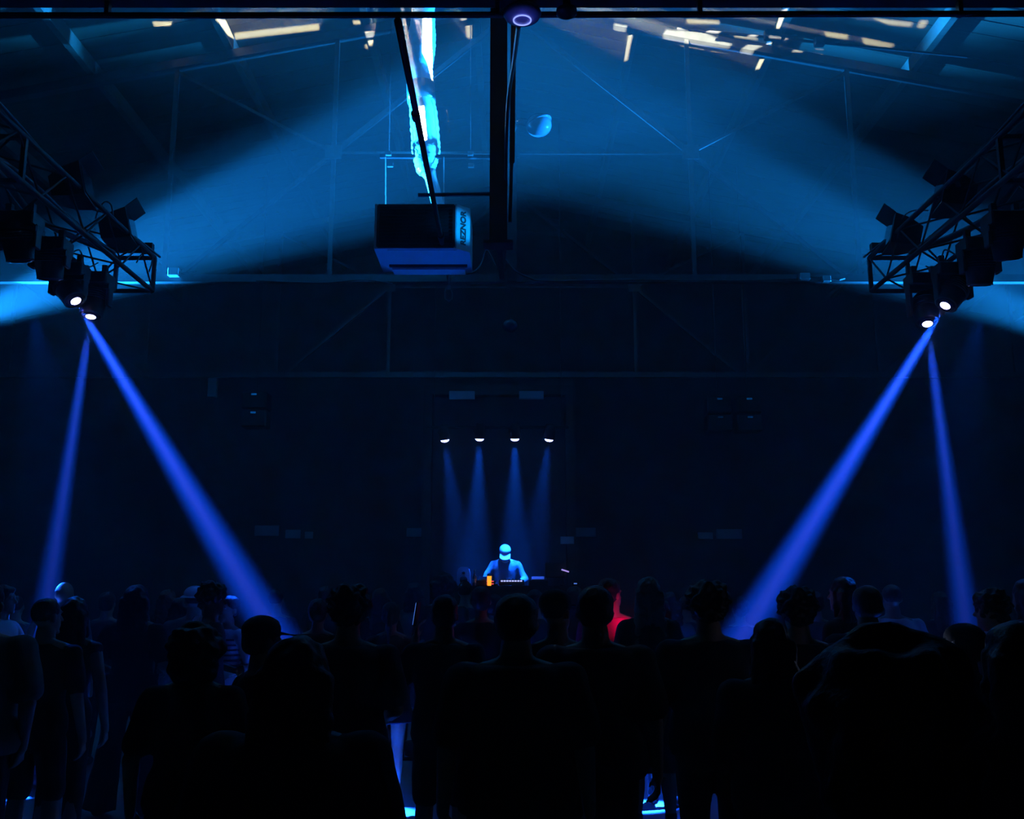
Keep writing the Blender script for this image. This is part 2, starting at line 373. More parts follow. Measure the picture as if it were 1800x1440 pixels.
# lettering, upright along the chamfered strip
fc = bpy.data.curves.new('lettering', 'FONT'); fc.body = 'REZNOR'; fc.size = .105; fc.extrude = .002; fc.align_x = 'CENTER'; fc.align_y = 'CENTER'; fc.offset = .0035
fo = bpy.data.objects.new('lettering', fc); COL.objects.link(fo)
bpy.context.view_layer.update(); me = bpy.data.meshes.new_from_object(fo.evaluated_get(bpy.context.evaluated_depsgraph_get())); bpy.data.objects.remove(fo)
INK = mat('lettering_ink', (.008, .01, .02), .7)
lo = link('lettering', me, INK, h)
nrm = Vector((.13, -C, 0)).normalized(); tang = Vector((0, 0, 1)); up = nrm.cross(tang)
if up.x > 0: up = -up
M = Matrix((tang.to_4d(), up.to_4d(), nrm.to_4d(), (0, 0, 0, 1))).transposed(); M[0][3] = M[1][3] = M[2][3] = 0; M[3] = (0, 0, 0, 1)
lo.matrix_local = Matrix.Translation((X1-C/2+nrm.x*.004, .065+nrm.y*.004, hh*.5)) @ M
HT = (0, HY, 0)
def hp(px, py, Y): return W(px, py, Y)-h.location
for px in (678, 780):
    MB().tube([hp(px, 378, HY+.7), hp(px, 276, HY+.7)], .007, 6).build('hanger_rod', GALV, h)
MB().bar(hp(668, 275, HY+.72), hp(868, 276, HY+.72), .045).build('hanger_rail', PIPE, h)
for px, py in ((683, 270), (686, 290), (827, 270), (828, 291)): MB().box(hp(px, py, HY+.66), (.07, .04, .05)).build('rail_bracket', GALV, h)
for px, y0_, y1_ in ((684, 270, 40), (827, 268, 45)): MB().tube([hp(px, y0_, HY+.72), hp(px+(4 if px < 700 else 0), y1_, HY+.72)], .005, 6).build('hanger_rod', PIPE, h)
d = thing('flue_duct', 'shiny crumpled foil flue duct rising from the heater to the roof', 'duct', tuple(W(768, 356, HY+.72))); dl = d.location.copy()
def dp(px, py, Y): return W(px, py, Y)-dl
MB().tube([dp(772, 366, HY+.72), dp(766, 345, HY+.72), dp(757, 312, HY+.72), dp(753, 303, HY+.72)], [.078, .078, .075, .095], 18).build('flue_pipe', FOIL, d, True)
path = [(751, 304, .10), (748, 294, .13), (749, 270, .175), (748, 245, .18), (745, 205, .175), (741, 175, .165), (739, 148, .165), (737, 120, .17), (738, 95, .19), (741, 70, .185), (743, 45, .16), (744, 20, .15), (744, -60, .15)]
pts, rad = [], []
for i in range(len(path)-1):
    for k in range(7):
        t = k/7; a, b = path[i], path[i+1]
        pts.append(dp(a[0]*(1-t)+b[0]*t, a[1]*(1-t)+b[1]*t, HY+.78)); rad.append((a[2]*(1-t)+b[2]*t)+(.005 if k % 2 else -.004)+R.uniform(-.004, .004))
MB().tube(pts, rad, 22).build('flexible_duct', FOIL, d, True)
MB().tube([dp(741, 180, HY+.78), dp(739, 149, HY+.78)], .182, 22).build('duct_collar', GALV, d, True)
gp = thing('gas_pipe', 'straight black pipe running away past the heater under the roof', 'pipe', (-.80, 9.2, 5.66))
MB().tube([(.01, -3.0, -.03), (.0, 0, .01), (-.01, 3.05, .04)], .027, 10).build('pipe', PIPE, gp, True)
for y in (-1.6, 1.35): MB().tube([(0, y-.05, y*.014), (0, y+.05, y*.014)], .037, 10).build('coupling', PIPE, gp)
tag(MB().tube([W(735, 343, 10.6), W(862, 341, 10.6)], .024, 8).build('vent_stub_pipe', PIPE), 'short black level pipe just above the heater top', 'pipe')

# ------------------------------------------------------------ small fittings overhead
ap = thing('wifi_access_point', 'round blue-lit ceiling access point with a glowing ring', 'access point', tuple(W(918, 27, 6.0)))
APM = mat('access_point_shell', (.35, .36, .5), .4, emit=None)
MB().lathe([(.05, .035), (.122, .03), (.128, .01), (.115, -.015), (.075, -.03), (.02, -.034)], n=32).build('shell', APM, ap, True)
m = MB(); n = 36; rg = []
for k in range(n):
    a = 2*PI*k/n; rg.append([Vector((math.cos(a)*r_, math.sin(a)*r_, z)) for r_, z in ((.062, -.034), (.055, -.034), (.055, -.040), (.062, -.040))])
vs = [[m.bm.verts.new(p) for p in r_] for r_ in rg]
for k in range(n):
    for j in range(4): m.bm.faces.new((vs[k][j], vs[k][(j+1) % 4], vs[(k+1) % n][(j+1) % 4], vs[(k+1) % n][j]))
m.build('led_ring', LEDB, ap)
MB().box((0, 0, .07), (.06, .06, .08)).build('mount', BLACK, ap)
point('access_point_glow', W(918, 27, 6.0)+Vector((0, -.05, -.16)), .25, (.10, .12, 1), .05)
sd = thing('smoke_detector', 'small dark round detector on the roof truss beside the access point', 'detector', tuple(W(996, 22, 6.05)))
MB().lathe([(.05, .03), (.07, .02), (.07, -.01), (.04, -.03), (.01, -.034)], n=20).build('shell', BLACK, sd, True)
MB().box((0, 0, .07), (.05, .05, .1)).build('mount', BLACK, sd)
GLASSB = mat('dome_glass', (.05, .07, .09), .05, 0)
dc = thing('dome_camera', 'round glassy dome on a short arm beside the king post', 'camera', tuple(W(947, 219, 11.6)))
MB().ell((0, 0, -.01), (.165, .165, .145), u=28, v=18).build('dome', GLASSB, dc, True)
MB().lathe([(.17, -.005), (.175, .01), (.165, .03), (.1, .05), (.03, .055)], (0, 0, .02), (-.35, 0, 1), 24).build('collar', GLASSB, dc, True)
MB().tube([(-.12, 0, .02), (-.22, 0, .035), (-.29, 0, .02)], [.05, .045, .03], 10).build('arm', GLASSB, dc, True)
MB().bar((-.27, 0, .02), (-.36, .45, .02), .03).build('bracket', PIPE, dc)
def jbox(px, py, w_, h_, label, mt=GALV, Y=12.1):
    t = thing('junction_box', label, 'electrical box', tuple(W(px, py, Y)))
    MB().box((0, 0, 0), (w_, .08, h_)).build('box', mt, t, bevel=.006); MB().box((0, -.045, 0), (w_*.85, .012, h_*.85)).build('cover', mt, t)
    MB().tube([(w_/2, 0, 0), (w_/2+.12, 0, -.01), (w_/2+.2, 0.03, .02)], .012, 6).build('cable_tail', CABLE, t)
jbox(306, 479, .14, .11, 'pale junction box on the truss chord beside the left lighting truss')
jbox(1414, 487, .13, .09, 'small electrical box on the truss chord, the first left of the right lighting truss')
jbox(1452, 491, .1, .08, 'smallest electrical box on the truss chord, touching the right lighting truss')
jbox(1358, 62, .2, .12, 'dark box on a rail high under the right roof slope', PIPE, 11.0)
jbox(1440, 74, .12, .1, 'small dark box right of the larger one high under the roof', PIPE, 11.0)
tag(MB().tube([W(1190, 50, 11.05), W(1700, 100, 11.05)], .018, 6).build('rail_pipe', PIPE), 'thin dark rail sloping under the right side of the roof', 'pipe')
cable([W(888, 430, 11.9), W(889, 455, 11.9), W(905, 475, 11.95), W(930, 488, 12.05), W(960, 494, 12.1), W(1100, 492, 12.12), W(1300, 493, 12.12), W(1400, 490, 12.12)], 'cable curving down the king post and along the truss to the right', .012)
cable([W(872, 470, 11.9), W(856, 440, 11.9), W(847, 462, 11.9), W(832, 478, 11.8), W(800, 484, 11.7)], 'cable drooping from the king post to the heater', .012)
cable([W(912, 40, 6.3), W(903, 110, 7.6), W(894, 170, 8.6), W(890, 250, 9.3), W(889, 330, 9.6), W(888, 420, 10.4), W(886, 470, 12.1)], 'thin black cable hanging beside the king post', .018)
cable([W(450, 493, 12.12), W(560, 497, 12.12), W(640, 492, 12.12), W(690, 499, 12.12)], 'cable clipped along the truss left of the heater', .01)
hk = thing('chain_hook', 'small pale hoist hook hanging below the heater', 'hook', tuple(W(789, 517, 11.6)))
HKM = mat('dull_brass', (.3, .33, .25), .5, .6)
MB().tube([(-.03, 0, .09), (-.05, 0, .03), (-.045, 0, -.06), (0, 0, -.09), (.04, 0, -.06), (.045, 0, .0), (.03, 0, .05)], .008, 6).build('hook', HKM, hk, True)
MB().tube([(0, 0, .11), (0, 0, .28)], .005, 6).build('chain', HKM, hk); MB().box((.0, 0, .085), (.04, .03, .05)).build('latch', HKM, hk)
sp = thing('pendant_lamp', 'tiny dark unlit globe hanging in front of the far wall', 'lamp', tuple(W(897, 573, 12.2)))
MB().ell((0, 0, 0), (.10, .10, .09), u=18, v=12).build('globe', GLASSB, sp, True); MB().tube([(-.0, 0, .08), (-.0, 0, .75)], .006, 6).build('cord', CABLE, sp)

# ------------------------------------------------------------ stage end
STM = mat('stage_carpet', (.03, .03, .035), .9, var=.3, scale=15)
st = thing('stage_riser', 'low black stage under the booth', 'stage', (0, 17.9, 0))
MB().box((0, 0, .685), (7.6, 4.6, .05)).build('deck', STM, st)
for i in range(8): MB().box((-3.33+i*.952, -2.29, .33), (.94, .02, .64)).build('skirt_panel', BLACK, st)
SF = .71
bk = thing('stage_backdrop', 'dark boxed opening framing the booth below the stage lamps', 'stage frame', (0, 19.6, 0))
fx0, fx1 = W(752, 700, 19.4).x, W(1002, 700, 19.4).x; ft = W(900, 690, 19.4).z
for x in (fx0, fx1): MB().box((x, 0, ft/2+.35), (.18, .25, ft-.72)).build('upright', BLACK, bk)
MB().box(((fx0+fx1)/2, 0, ft+.07), (fx1-fx0+.18, .25, .2)).build('header', BLACK, bk)
MB().box(((fx0+fx1)/2, .15, (ft+.71)/2), (fx1-fx0, .04, ft-.71)).build('cloth_panel', mat('navy_backdrop_cloth', (.05, .055, .07), .95, var=.2, scale=3, bump=.3), bk)
# lamp bar with the four small spots
lb = thing('lamp_bar', 'black pipe across the stage carrying four small spotlights', 'pipe', tuple(W(875, 762, SY+.03)))
bw = (W(1000, 762, SY)-W(750, 762, SY)).x/2
MB().tube([(-bw, 0, .10), (bw, 0, .10)], .025, 8).build('pipe', PIPE, lb, True)
for s in (-1, 1): MB().tube([(s*bw*.9, 0, .10), (s*bw*.9, 0, roofz(1)-W(875, 762, SY).z-.1)], .008, 6).build('drop_wire', PIPE, lb)
LS = mat('stage_lens', (.6, .6, .9), .3, emit=(.35, .38, 1), estr=14)
for (a, b), l in zip(SSRC, ('outermost stage spotlight towards the left wall, seen nearly edge-on', 'stage spotlight second from the left wall, shining down', 'brightest stage spotlight, above the masked performer in the cap', 'outermost stage spotlight towards the right wall, seen nearly edge-on')):
    l = l.replace('masked ', ''); dd = (b-a).normalized(); t = thing('spotlight', l, 'stage light', a-dd*.1)
    MB().lathe([(.03, -.14), (.07, -.12), (.085, -.03), (.095, .1), (.085, .102)], (0, 0, 0), dd, 16).build('can', BLACK, t, True)
    tl = dd.copy(); MB().lathe([(.07, .1), (.06, .125), (.03, .14), (.005, .143)], (0, 0, 0), dd, 16).build('lens', LS, t, True)
    for s in (-1, 1): MB().bar((s*.1, 0, 0), (s*.04, .03-dd.y*-.1, .16), .02, .01).build('yoke_arm', BLACK, t)
    MB().box((0, .03+dd.y*.1, .10), (.09, .07, .07)).build('clamp', STEEL, t)
PNL = mat('pale_wall_board', (.30, .42, .5), .6, var=.15)
for px, py, w_, h_, Y, l in ((812, 695, 46, 15, 17.5, 'dim rectangular panel above the stage, left of the pair'), (934, 695, 44, 15, 17.5, 'dim rectangular panel above the stage, right of the pair'),
        (469, 933, 42, 18, Y1-.06, 'largest dim plate low on the back wall, far left of the booth'), (515, 939, 26, 15, Y1-.06, 'middle dim plate in the row of three left of the booth'), (543, 941, 14, 12, Y1-.06, 'smallest dim plate in the row of three left of the booth'),
        (736, 936, 42, 15, Y1-.06, 'dim plate on the wall immediately left of the booth opening'), (1026, 936, 42, 16, Y1-.06, 'dim plate on the wall immediately right of the booth opening'), (997, 950, 24, 13, 18.9, 'bluish small plate at the right edge of the booth opening'),
        (1240, 942, 26, 12, Y1-.06, 'smaller dim plate of the two right of the booth'), (1282, 939, 44, 17, Y1-.06, 'larger dim plate of the two right of the booth')):
    p = W(px, py, Y); k = Y/1730*1.0; t = thing('wall_plate', l, 'wall panel', tuple(p))
    MB().box((0, 0, 0), (w_*k, .05, h_*k)).build('board', PNL, t, bevel=.008); MB().box((0, -.03, 0), (w_*k*.9, .012, h_*k*.8)).build('face', PNL, t)
# hanging speaker stacks
for px, y0_, n_, l in ((448, 690, 2, 'hanging black speaker stack left of the stage'), (1290, 698, 2, 'hanging black speaker stack right of the stage')):
    for sx in ((0,) if px < 900 else (-26, 26)):
        t = thing('hanging_speaker', l + ('' if px < 900 else (', inner column' if sx < 0 else ', outer column')), 'speaker', tuple(W(px+sx, y0_, 16.2)))
        for k in range(n_):
            z = -.13-.31*k
            MB().box((0, .15, z), (.42, .34, .29)).build('cabinet', BLACK, t, bevel=.02); MB().box((0, -.03, z), (.38, .02, .25)).build('grille', GRILL, t)
            MB().box((.0, -.045, z+.09), (.09, .015, .03)).build('badge', mat('chrome_badge', (.6, .65, .7), .25, .9), t)
        MB().tube([(0, .15, .02), (0, .15, roofz(3)-t.location.z-.2)], .008, 6).build('hanging_wire', PIPE, t)
tag(MB().box(W(374, 682, 16.4), (.15, .1, .33)).build('wall_box', mat('grey_box', (.1, .12, .14), .6), bevel=.01), 'small upright grey box high left of the speaker stack', 'box')

# ------------------------------------------------------------ added unseen gobo projector, slots cut to place light patches on roof and duct
GS = Vector((-.9, 6.62, 6.5)); GD = (W(930, 55, 11.8)-GS).normalized()
def roof_hit(px, py):
    d = W(px, py, 10)-CAM
    t = 5.
    for _ in range(60):
        p = CAM+d*t/d.length; t += (roofz(p.x)-p.z)/(d.z/d.length+.2*abs(d.x)/d.length)
    return CAM+d*t/d.length
pr = thing('added_gobo_projector', 'unseen black projector added behind the nearest truss chord to light patches of the roof', 'stage light', GS)
q = GD.to_track_quat('Z', 'Y'); qi = q.inverted()
OUTER, HOLES = None, []
def poly(p): HOLES.append(p)
SLOTS = [[(412, 58), (560, 42), (562, 52), (414, 69)], [(366, 38), (398, 36), (410, 70), (392, 66)], [(638, 66), (656, 66), (653, 86), (643, 85)], [(818, 30), (829, 30), (829, 68), (820, 66)],
  [(268, 38), (302, 38), (300, 45), (272, 46)], [(1104, 50), (1128, 54), (1115, 112), (1100, 110)], [(1206, 34), (1264, 36), (1263, 42), (1208, 41)], [(1196, 60), (1262, 64), (1322, 88), (1318, 96), (1262, 91), (1196, 80)],
  [(1352, 78), (1376, 80), (1352, 126), (1332, 124)], [(1374, 20), (1404, 18), (1392, 54), (1374, 52)], [(1448, 56), (1490, 61), (1488, 69), (1452, 64)], [(1514, 66), (1572, 78), (1562, 84), (1518, 77)],
  [(1432, 87), (1446, 87), (1442, 100), (1426, 100)], [(1476, 92), (1504, 95), (1500, 98), (1478, 97)], [(1534, 32), (1606, 40), (1600, 47), (1560, 43)], [(1618, 36), (1632, 36), (1624, 49), (1612, 49)], [(1290, 60), (1330, 66), (1330, 70), (1290, 65)],
  [(620, 36), (632, 36), (634, 42), (622, 42)]]
DUCT = [[(744, 30), (757, 30), (758, 90), (759, 140), (752, 110), (743, 92)], [(728, 190), (745, 186), (750, 245), (740, 250)]]
for s_ in SLOTS+DUCT:
    pts = []
    for px, py in s_:
        v = qi @ ((W(px, py, HY+.6) if s_ in DUCT else roof_hit(px, py))-GS); pts.append((v.x/v.z*.3, v.y/v.z*.3))
    poly(pts)
from mathutils.geometry import delaunay_2d_cdt
co_, ed_ = [], []
for lp in [[(-.75, -.3), (.75, -.3), (.75, .3), (-.75, .3)]]+HOLES:
    k = len(co_); co_ += [Vector(p) for p in lp]; ed_ += [(k+i, k+(i+1) % len(lp)) for i in range(len(lp))]
vv, ee, ff, *_ = delaunay_2d_cdt(co_, ed_, [], 0, 1e-6)
def inside(p, lp):
    c = False
    for i in range(len(lp)):
        (x1, y1), (x2, y2) = lp[i], lp[i-1]
        if (y1 > p.y) != (y2 > p.y) and p.x < (x2-x1)*(p.y-y1)/(y2-y1)+x1: c = not c
    return c
ff = [f for f in ff if not any(inside(sum((vv[i] for i in f), Vector((0, 0)))/len(f), lp) for lp in HOLES)]
hs = [(-.75, -.3), (.75, -.3), (.75, .3), (-.75, .3)]; m = MB()
for i in range(4):
    (xa, ya), (xb, yb) = hs[i], hs[(i+1) % 4]
    m.bm.faces.new([m.bm.verts.new(p) for p in ((xa, ya, .301), (xb, yb, .301), (xb*.2, yb*.3, -.01), (xa*.2, ya*.3, -.01))])
g = m.build('gobo_hood', BLACK, pr); g.rotation_mode = 'QUATERNION'; g.rotation_quaternion = q
me = bpy.data.meshes.new('gobo_plate'); me.from_pydata([(v.x, v.y, 0) for v in vv], [], ff)
g = link('gobo_plate', me, BLACK, pr); g.rotation_mode = 'QUATERNION'; g.rotation_quaternion = q; g.location = q @ Vector((0, 0, .3))
g = MB().box((0, 0, -.12), (.2, .2, .2)).build('projector_body', BLACK, pr); g.rotation_mode = 'QUATERNION'; g.rotation_quaternion = q
MB().bar((0, -.1, -.1), (0, -.34, -.12), .03).build('hanger', BLACK, pr)
spot('added_gobo_light', GS, GS+GD, 60000, (1, .97, .72), 66, .1, .0008)

ul = thing('fill_uplight', 'small black lamp added on the floor to light the heater underside', 'stage light', (UP.x, UP.y, 0))  # fixture body for the added heater underside lamp
MB().lathe([(.06, .04), (.085, .05), (.085, .19), (.07, .19), (.06, .17), (.01, .17)], n=16).build('can', BLACK, ul, True)
for s_ in (-1, 1): MB().box((s_*.1, 0, .07), (.015, .05, .14)).build('bracket', BLACK, ul)
MB().box((0, 0, .01), (.22, .12, .02)).build('base', BLACK, ul)

# ------------------------------------------------------------ people
def cloth(name, c, rough=.85, **k): return mat(name, c, rough, var=.18, scale=6, bump=.25, **k)
SKIN = mat('skin', (.42, .27, .2), .5, var=.08, scale=10); SKIND = mat('skin_deep', (.16, .09, .06), .5, var=.08, scale=10)
C_BLACK = cloth('black_cotton', (.012, .012, .014)); C_CHAR = cloth('charcoal_cotton', (.04, .04, .045)); C_GREY = cloth('grey_cotton', (.16, .17, .17))
C_WHITE = cloth('white_cotton', (.7, .7, .72)); C_NAVY = cloth('navy_denim', (.035, .045, .08)); C_BLUE = cloth('pale_denim', (.25, .32, .42)); C_RED = cloth('red_fabric', (.7, .02, .17))
C_OLIVE = cloth('grey_green_shirt', (.14, .16, .14))
H_DARK = mat('hair_dark', (.012, .01, .009), .5, var=.3, scale=30, bump=.5); H_BROWN = mat('hair_brown', (.06, .04, .025), .5, var=.3, scale=30, bump=.5); H_FAIR = mat('hair_fair', (.3, .25, .17), .5, var=.3, scale=30, bump=.5)
SHOE_B = mat('shoe_black', (.02, .02, .02), .5); SHOE_W = mat('shoe_white', (.7, .7, .7), .5); EYEM = mat('eye_white', (.6, .6, .6), .2)
def union(mb, vox, name, m, parent, dec=None, noise_amp=0, noise_f=12):
    bmesh.ops.recalc_face_normals(mb.bm, faces=mb.bm.faces)
    me = bpy.data.meshes.new('tmp'); mb.bm.to_mesh(me); mb.bm.free()
    o = bpy.data.objects.new('tmp', me); COL.objects.link(o)
    r = o.modifiers.new('r', 'REMESH'); r.mode = 'VOXEL'; r.voxel_size = vox; r.adaptivity = 0
    s = o.modifiers.new('s', 'SMOOTH'); s.iterations = 2; s.factor = .5
    if dec: d = o.modifiers.new('d', 'DECIMATE'); d.ratio = dec
    bpy.context.view_layer.update()
    out = bpy.data.meshes.new_from_object(o.evaluated_get(bpy.context.evaluated_depsgraph_get())); out.name = name
    bpy.data.objects.remove(o); bpy.data.meshes.remove(me)
    if noise_amp:
        nn = [v.normal.copy() for v in out.vertices]; cc = [v.co.copy() for v in out.vertices]; fl_ = []
        for c, n in zip(cc, nn): fl_.extend(c+n*noise_amp*1.5*noise.noise(c*noise_f))
        out.vertices.foreach_set('co', fl_); out.update()
    return link(name, out, m, parent, True)
def V(*a): return Vector(a)
def torso(mb, g, lean, z0=.86, z1=1.5, neck=True, fem=0, c0=0):
    prof = [(.86, .155, .105), (.92, .172, .12), (1.0, .165-.002*fem, .115), (1.08, .148-.018*fem, .105), (1.15, .142-.02*fem, .10), (1.24, .158-.02*fem, .108), (1.32, .172-.022*fem, .112), (1.38, .172-.024*fem, .105), (1.43, .135-.015*fem, .085), (1.465, .075, .068)]
    rr = []
    for z, a, b in prof:
        if z < z0 or z > z1: continue
        f = lean(z); rr.append([V(f.x+(a+g)*math.cos(2*PI*k/20)*(1), f.y+(b+g)*math.sin(2*PI*k/20), z+f.z) for k in range(20)])
    return mb.rings(rr)
def foot(mb, a, yaw, g=0):
    d = V(-math.sin(yaw), math.cos(yaw), 0)
    mb.cap(a+V(0, 0, -.035)-d*.035, .036+g, a+V(0, 0, -.05)+d*.10, .034+g); mb.cap(a+V(0, 0, -.05)+d*.10, .036+g, a+V(0, 0, -.06)+d*.16, .026+g); return mb
def hand(mb, w, d, side, curl=.5, up=None):
    """palm and five fingers from wrist w, pointing along d; side=+1 right hand; n is the palm normal"""
    d = d.normalized(); n = (V(-side, 0, 0) if up is None else up); n = (n-d*n.dot(d)).normalized(); s = d.cross(n)*side  # s: thumb-ward
    if s.dot(V(0, 1, 0)) < 0 and up is None: s = -s
    mb.cap(w-d*.01, .026, w+d*.02, .027)
    for k in range(4): mb.cap(w+d*.01+s*(.008*(1.5-k)), .0135, w+d*.085+s*(.021*(1.5-k)), .0125, 8)
    for k, L in enumerate((.068, .078, .072, .056)):
        p = w+d*.085+s*(.021*(1.5-k)); a1 = curl*.6; a2 = curl*1.3
        q = p+(d*math.cos(a1)+n*math.sin(a1)+s*.04*(1.5-k))*L*.5; r = q+(d*math.cos(a2)+n*math.sin(a2)+s*.04*(1.5-k))*L*.5
        mb.cap(p, .0095, q, .009, 8); mb.cap(q, .009, r, .008, 8)
    p = w+d*.025+s*.022; q = p+(d*.6+s*.7+n*.3).normalized()*.045; r = q+(d*.9+s*.25+n*.4).normalized()*.038
    mb.cap(p, .014, q, .0115, 8); mb.cap(q, .0115, r, .009, 8)

def person(label, px, py, Y, face=0., male=True, top='tee', topm=None, bottom='trousers', botm=None, hair='short', hairm=None, arms='down', skin=None,
           spread=.10, lean_f=0., lean_s=0., yaw=0., nod=0., cap_=None, shoes=None, q=1, headonly=False, width=1., group=None, zbase=0., H=None, step=0., wide=0.):
    """head top appears at px,py when the person stands at distance Y; face = turn of the body (0 = back to the camera)"""
    pt = W(px, py, Y); H = H or (pt.z-zbase)
    S = H/1.765; t = thing('person', label, 'person', (pt.x-lean_s*.9*S, pt.y, zbase), face, group); t.scale = (S*width, S*width, S)
    skin = skin or SKIN; topm = topm or C_BLACK; botm = botm or C_BLACK; hairm = hairm or H_DARK; shoes = shoes or SHOE_B; fem = 0 if male else 1
    vox = (.0085, .011, .016)[q]; cv = (.012, .015, .02)[q]; u = 10 if q < 2 else 8
    def lean(z):
        k = max(0, z-.95)/.8; return V(lean_s*k, lean_f*k, -.25*(lean_f**2+lean_s**2)*k)
    if headonly: pass
    hipz = .90
    ank = [V(s*spread+(0), s*step, .098) for s in (-1, 1)]; hip = [V(s*.088, 0, hipz) for s in (-1, 1)]
    knee = [(a*.5+h*.5)+V(0, .03, .02) for a, h in zip(ank, hip)]
    sh = [V(s*(.185-.02*fem), 0, 1.40)+lean(1.40) for s in (-1, 1)]
    P = {'down': ((.25, -.03, 1.12), (.27, .05, .87), (0.0, .1, -1)), 'bent': ((.25, -.06, 1.14), (.20, .16, 1.08), (-.5, .9, .1)), 'up': ((.27, .08, 1.22), (.20, .20, 1.47), (-.1, .2, 1)),
         'high': ((.30, .02, 1.62), (.24, .06, 1.88), (0, .1, 1)), 'hip': ((.34, -.08, 1.16), (.2, .02, .98), (-1, .2, -.3)), 'fold': ((.24, .02, 1.13), (.04, .20, 1.16), (-1, .1, .1)),
         'mid': ((.28, .0, 1.15), (.25, .15, 1.33), (-.1, .35, 1)), 'dj': ((.31, .04, 1.17), (.17, .34, 1.10), (-.2, 1, -.3)), 'pocket': ((.27, -.05, 1.13), (.22, .04, .90), (-.2, .1, -1)), 'reach': ((.24, .22, 1.30), (.14, .46, 1.36), (0, 1, .1))}
    if isinstance(arms, str): arms = (arms, arms)
    A = []
    for s, an in zip((-1, 1), arms):
        e, w, d = P[an]; f = lean(1.2); A.append((V(s*e[0], e[1], e[2])+f, V(s*w[0], w[1], w[2])+lean(w[2])*.9, V(s*d[0], d[1], d[2])))
    # ---- body, one surface
    mb = MB(); torso(mb, -.006, lean, fem=fem); hc = V(0, .015, 1.635)+lean(1.645)+V(0, nod*.06, -abs(nod)*.09)
    hq = Quaternion((0, 0, 1), yaw) @ Quaternion((1, 0, 0), -nod)
    mb.cap(V(0, -.005, 1.42)+lean(1.42), .068-.01*fem, hc+V(0, -.015, -.09), .060-.008*fem, 12)
    for s in (0, 1): mb.cap(V((-1, 1)[s]*.05, -.01, 1.45)+lean(1.43), .05, sh[s], .052, u)
    hp_ = lambda v: hc+hq @ V(*v)
    mb.ell(hp_((0, -.018, .025)), (.076, .096, .094), hq, 16, 11); mb.ell(hp_((0, .02, -.045)), (.06, .068, .072), hq, 14, 9)
    if q < 2:
        mb.cap(hp_((0, .085, .01)), .009, hp_((0, .105, -.022)), .013, 8); mb.ell(hp_((0, .078, -.065)), (.024, .014, .011), hq, 8, 6); mb.ell(hp_((0, .07, -.098)), (.026, .022, .018), hq, 8, 6)
        mb.ell(hp_((0, .072, .03)), (.055, .014, .011), hq, 8, 6)
    for s in (-1, 1): mb.ell(hp_((s*.078, -.012, -.01)), (.011, .021, .031), hq, 8, 6)
    for i, s in enumerate((-1, 1)):
        e, w, d = A[i]
        mb.cap(sh[i], .052, e, .040, u); mb.cap(e, .041, w, .027, u)
        if q < 2: hand(mb, w, d, s, .75)
        else: mb.cap(w, .027, w+d.normalized()*.10, .028, 8)
        mb.cap(hip[i], .088, knee[i], .058, u); mb.cap(knee[i], .057, knee[i]*.45+ank[i]*.55+V(0, -.015, 0), .056, u); mb.cap(knee[i]*.45+ank[i]*.55+V(0, -.015, 0), .055, ank[i], .036, u); foot(mb, ank[i], -(-1, 1)[i]*.15)
    union(mb, vox, 'body', skin, t, .45 if q == 0 else (.6 if q == 1 else None))
    # ---- top
    g = .014; mb = MB(); zb = .93 if bottom != 'dress' else .80
    if top == 'crop': zb = 1.13
    torso(mb, g+wide, lean, .86 if zb < .95 else 1.14, fem=fem); 
    for i in (0, 1):
        e, w, d = A[i]; mb.cap(V((-1, 1)[i]*.06, -.01, 1.45)+lean(1.43), .045, sh[i], .062, u)
        if top == 'tee': mb.cap(sh[i], .066+wide*.5, sh[i]*.25+e*.75, .062+wide*.5, u)
        elif top in ('long', 'jacket'): mb.cap(sh[i], .066+wide*.5, e, .056+wide*.5, u); mb.cap(e, .055+wide*.5, e*.08+w*.92, .038+wide*.3, u)
    if top == 'jacket': mb.ell(V(0, -.05, 1.47)+lean(1.47), (.10, .08, .05), None, 12, 8)
    union(mb, cv, {'tee': 't_shirt', 'long': 'long_sleeved_top', 'jacket': 'jacket', 'vest': 'vest', 'crop': 'crop_top'}[top], topm, t, None, .006, 9)
    # ---- bottom
    mb = MB(); rr = []
    for z, a, b in ((.80, .16, .12), (.88, .178, .13), (.95, .178, .125), (1.02, .168, .118)):
        f = lean(z); rr.append([V(f.x+a*math.cos(2*PI*k/16), f.y+b*math.sin(2*PI*k/16), z) for k in range(16)])
    if bottom in ('skirt', 'dress'):
        rr = []; zz = .70 if bottom == 'skirt' else .42
        for k_ in range(6):
            z = 1.02-(1.02-zz)*k_/5; a = .16+.07*k_/5; rr.append([V(a*(1+.03*math.cos(6*2*PI*k/20))*math.cos(2*PI*k/20), a*.75*math.sin(2*PI*k/20), z) for k in range(20)])
        mb.rings(rr)
    else:
        mb.rings(rr)
        for i in (0, 1):
            if bottom == 'shorts': mb.cap(hip[i]+V(0, 0, -.04), .10, knee[i]+V(0, 0, .04), .085, u)
            elif bottom == 'wide': mb.cap(hip[i]+V(0, 0, -.04), .10, knee[i], .085, u); mb.tube([knee[i]+V(0, 0, .03), knee[i]*.5+ank[i]*.5, ank[i]+V(0, 0, -.04)], [.086, .10, .118], 16)
            else: mb.cap(hip[i]+V(0, 0, -.04), .10, knee[i], .072, u); mb.cap(knee[i], .072, ank[i]+V(0, 0, .02), .056, u)
    union(mb, cv, {'skirt': 'skirt', 'dress': 'skirt', 'shorts': 'shorts'}.get(bottom, 'trousers'), botm, t, None, .005, 9)
    for i in (0, 1):
        mb = MB(); foot(mb, ank[i], -(-1, 1)[i]*.15, .012); mb.cap(ank[i]+V(0, 0, -.03), .042, ank[i]+V(0, 0, .02), .045, u); union(mb, .012 if q < 2 else .016, 'shoe', shoes, t)
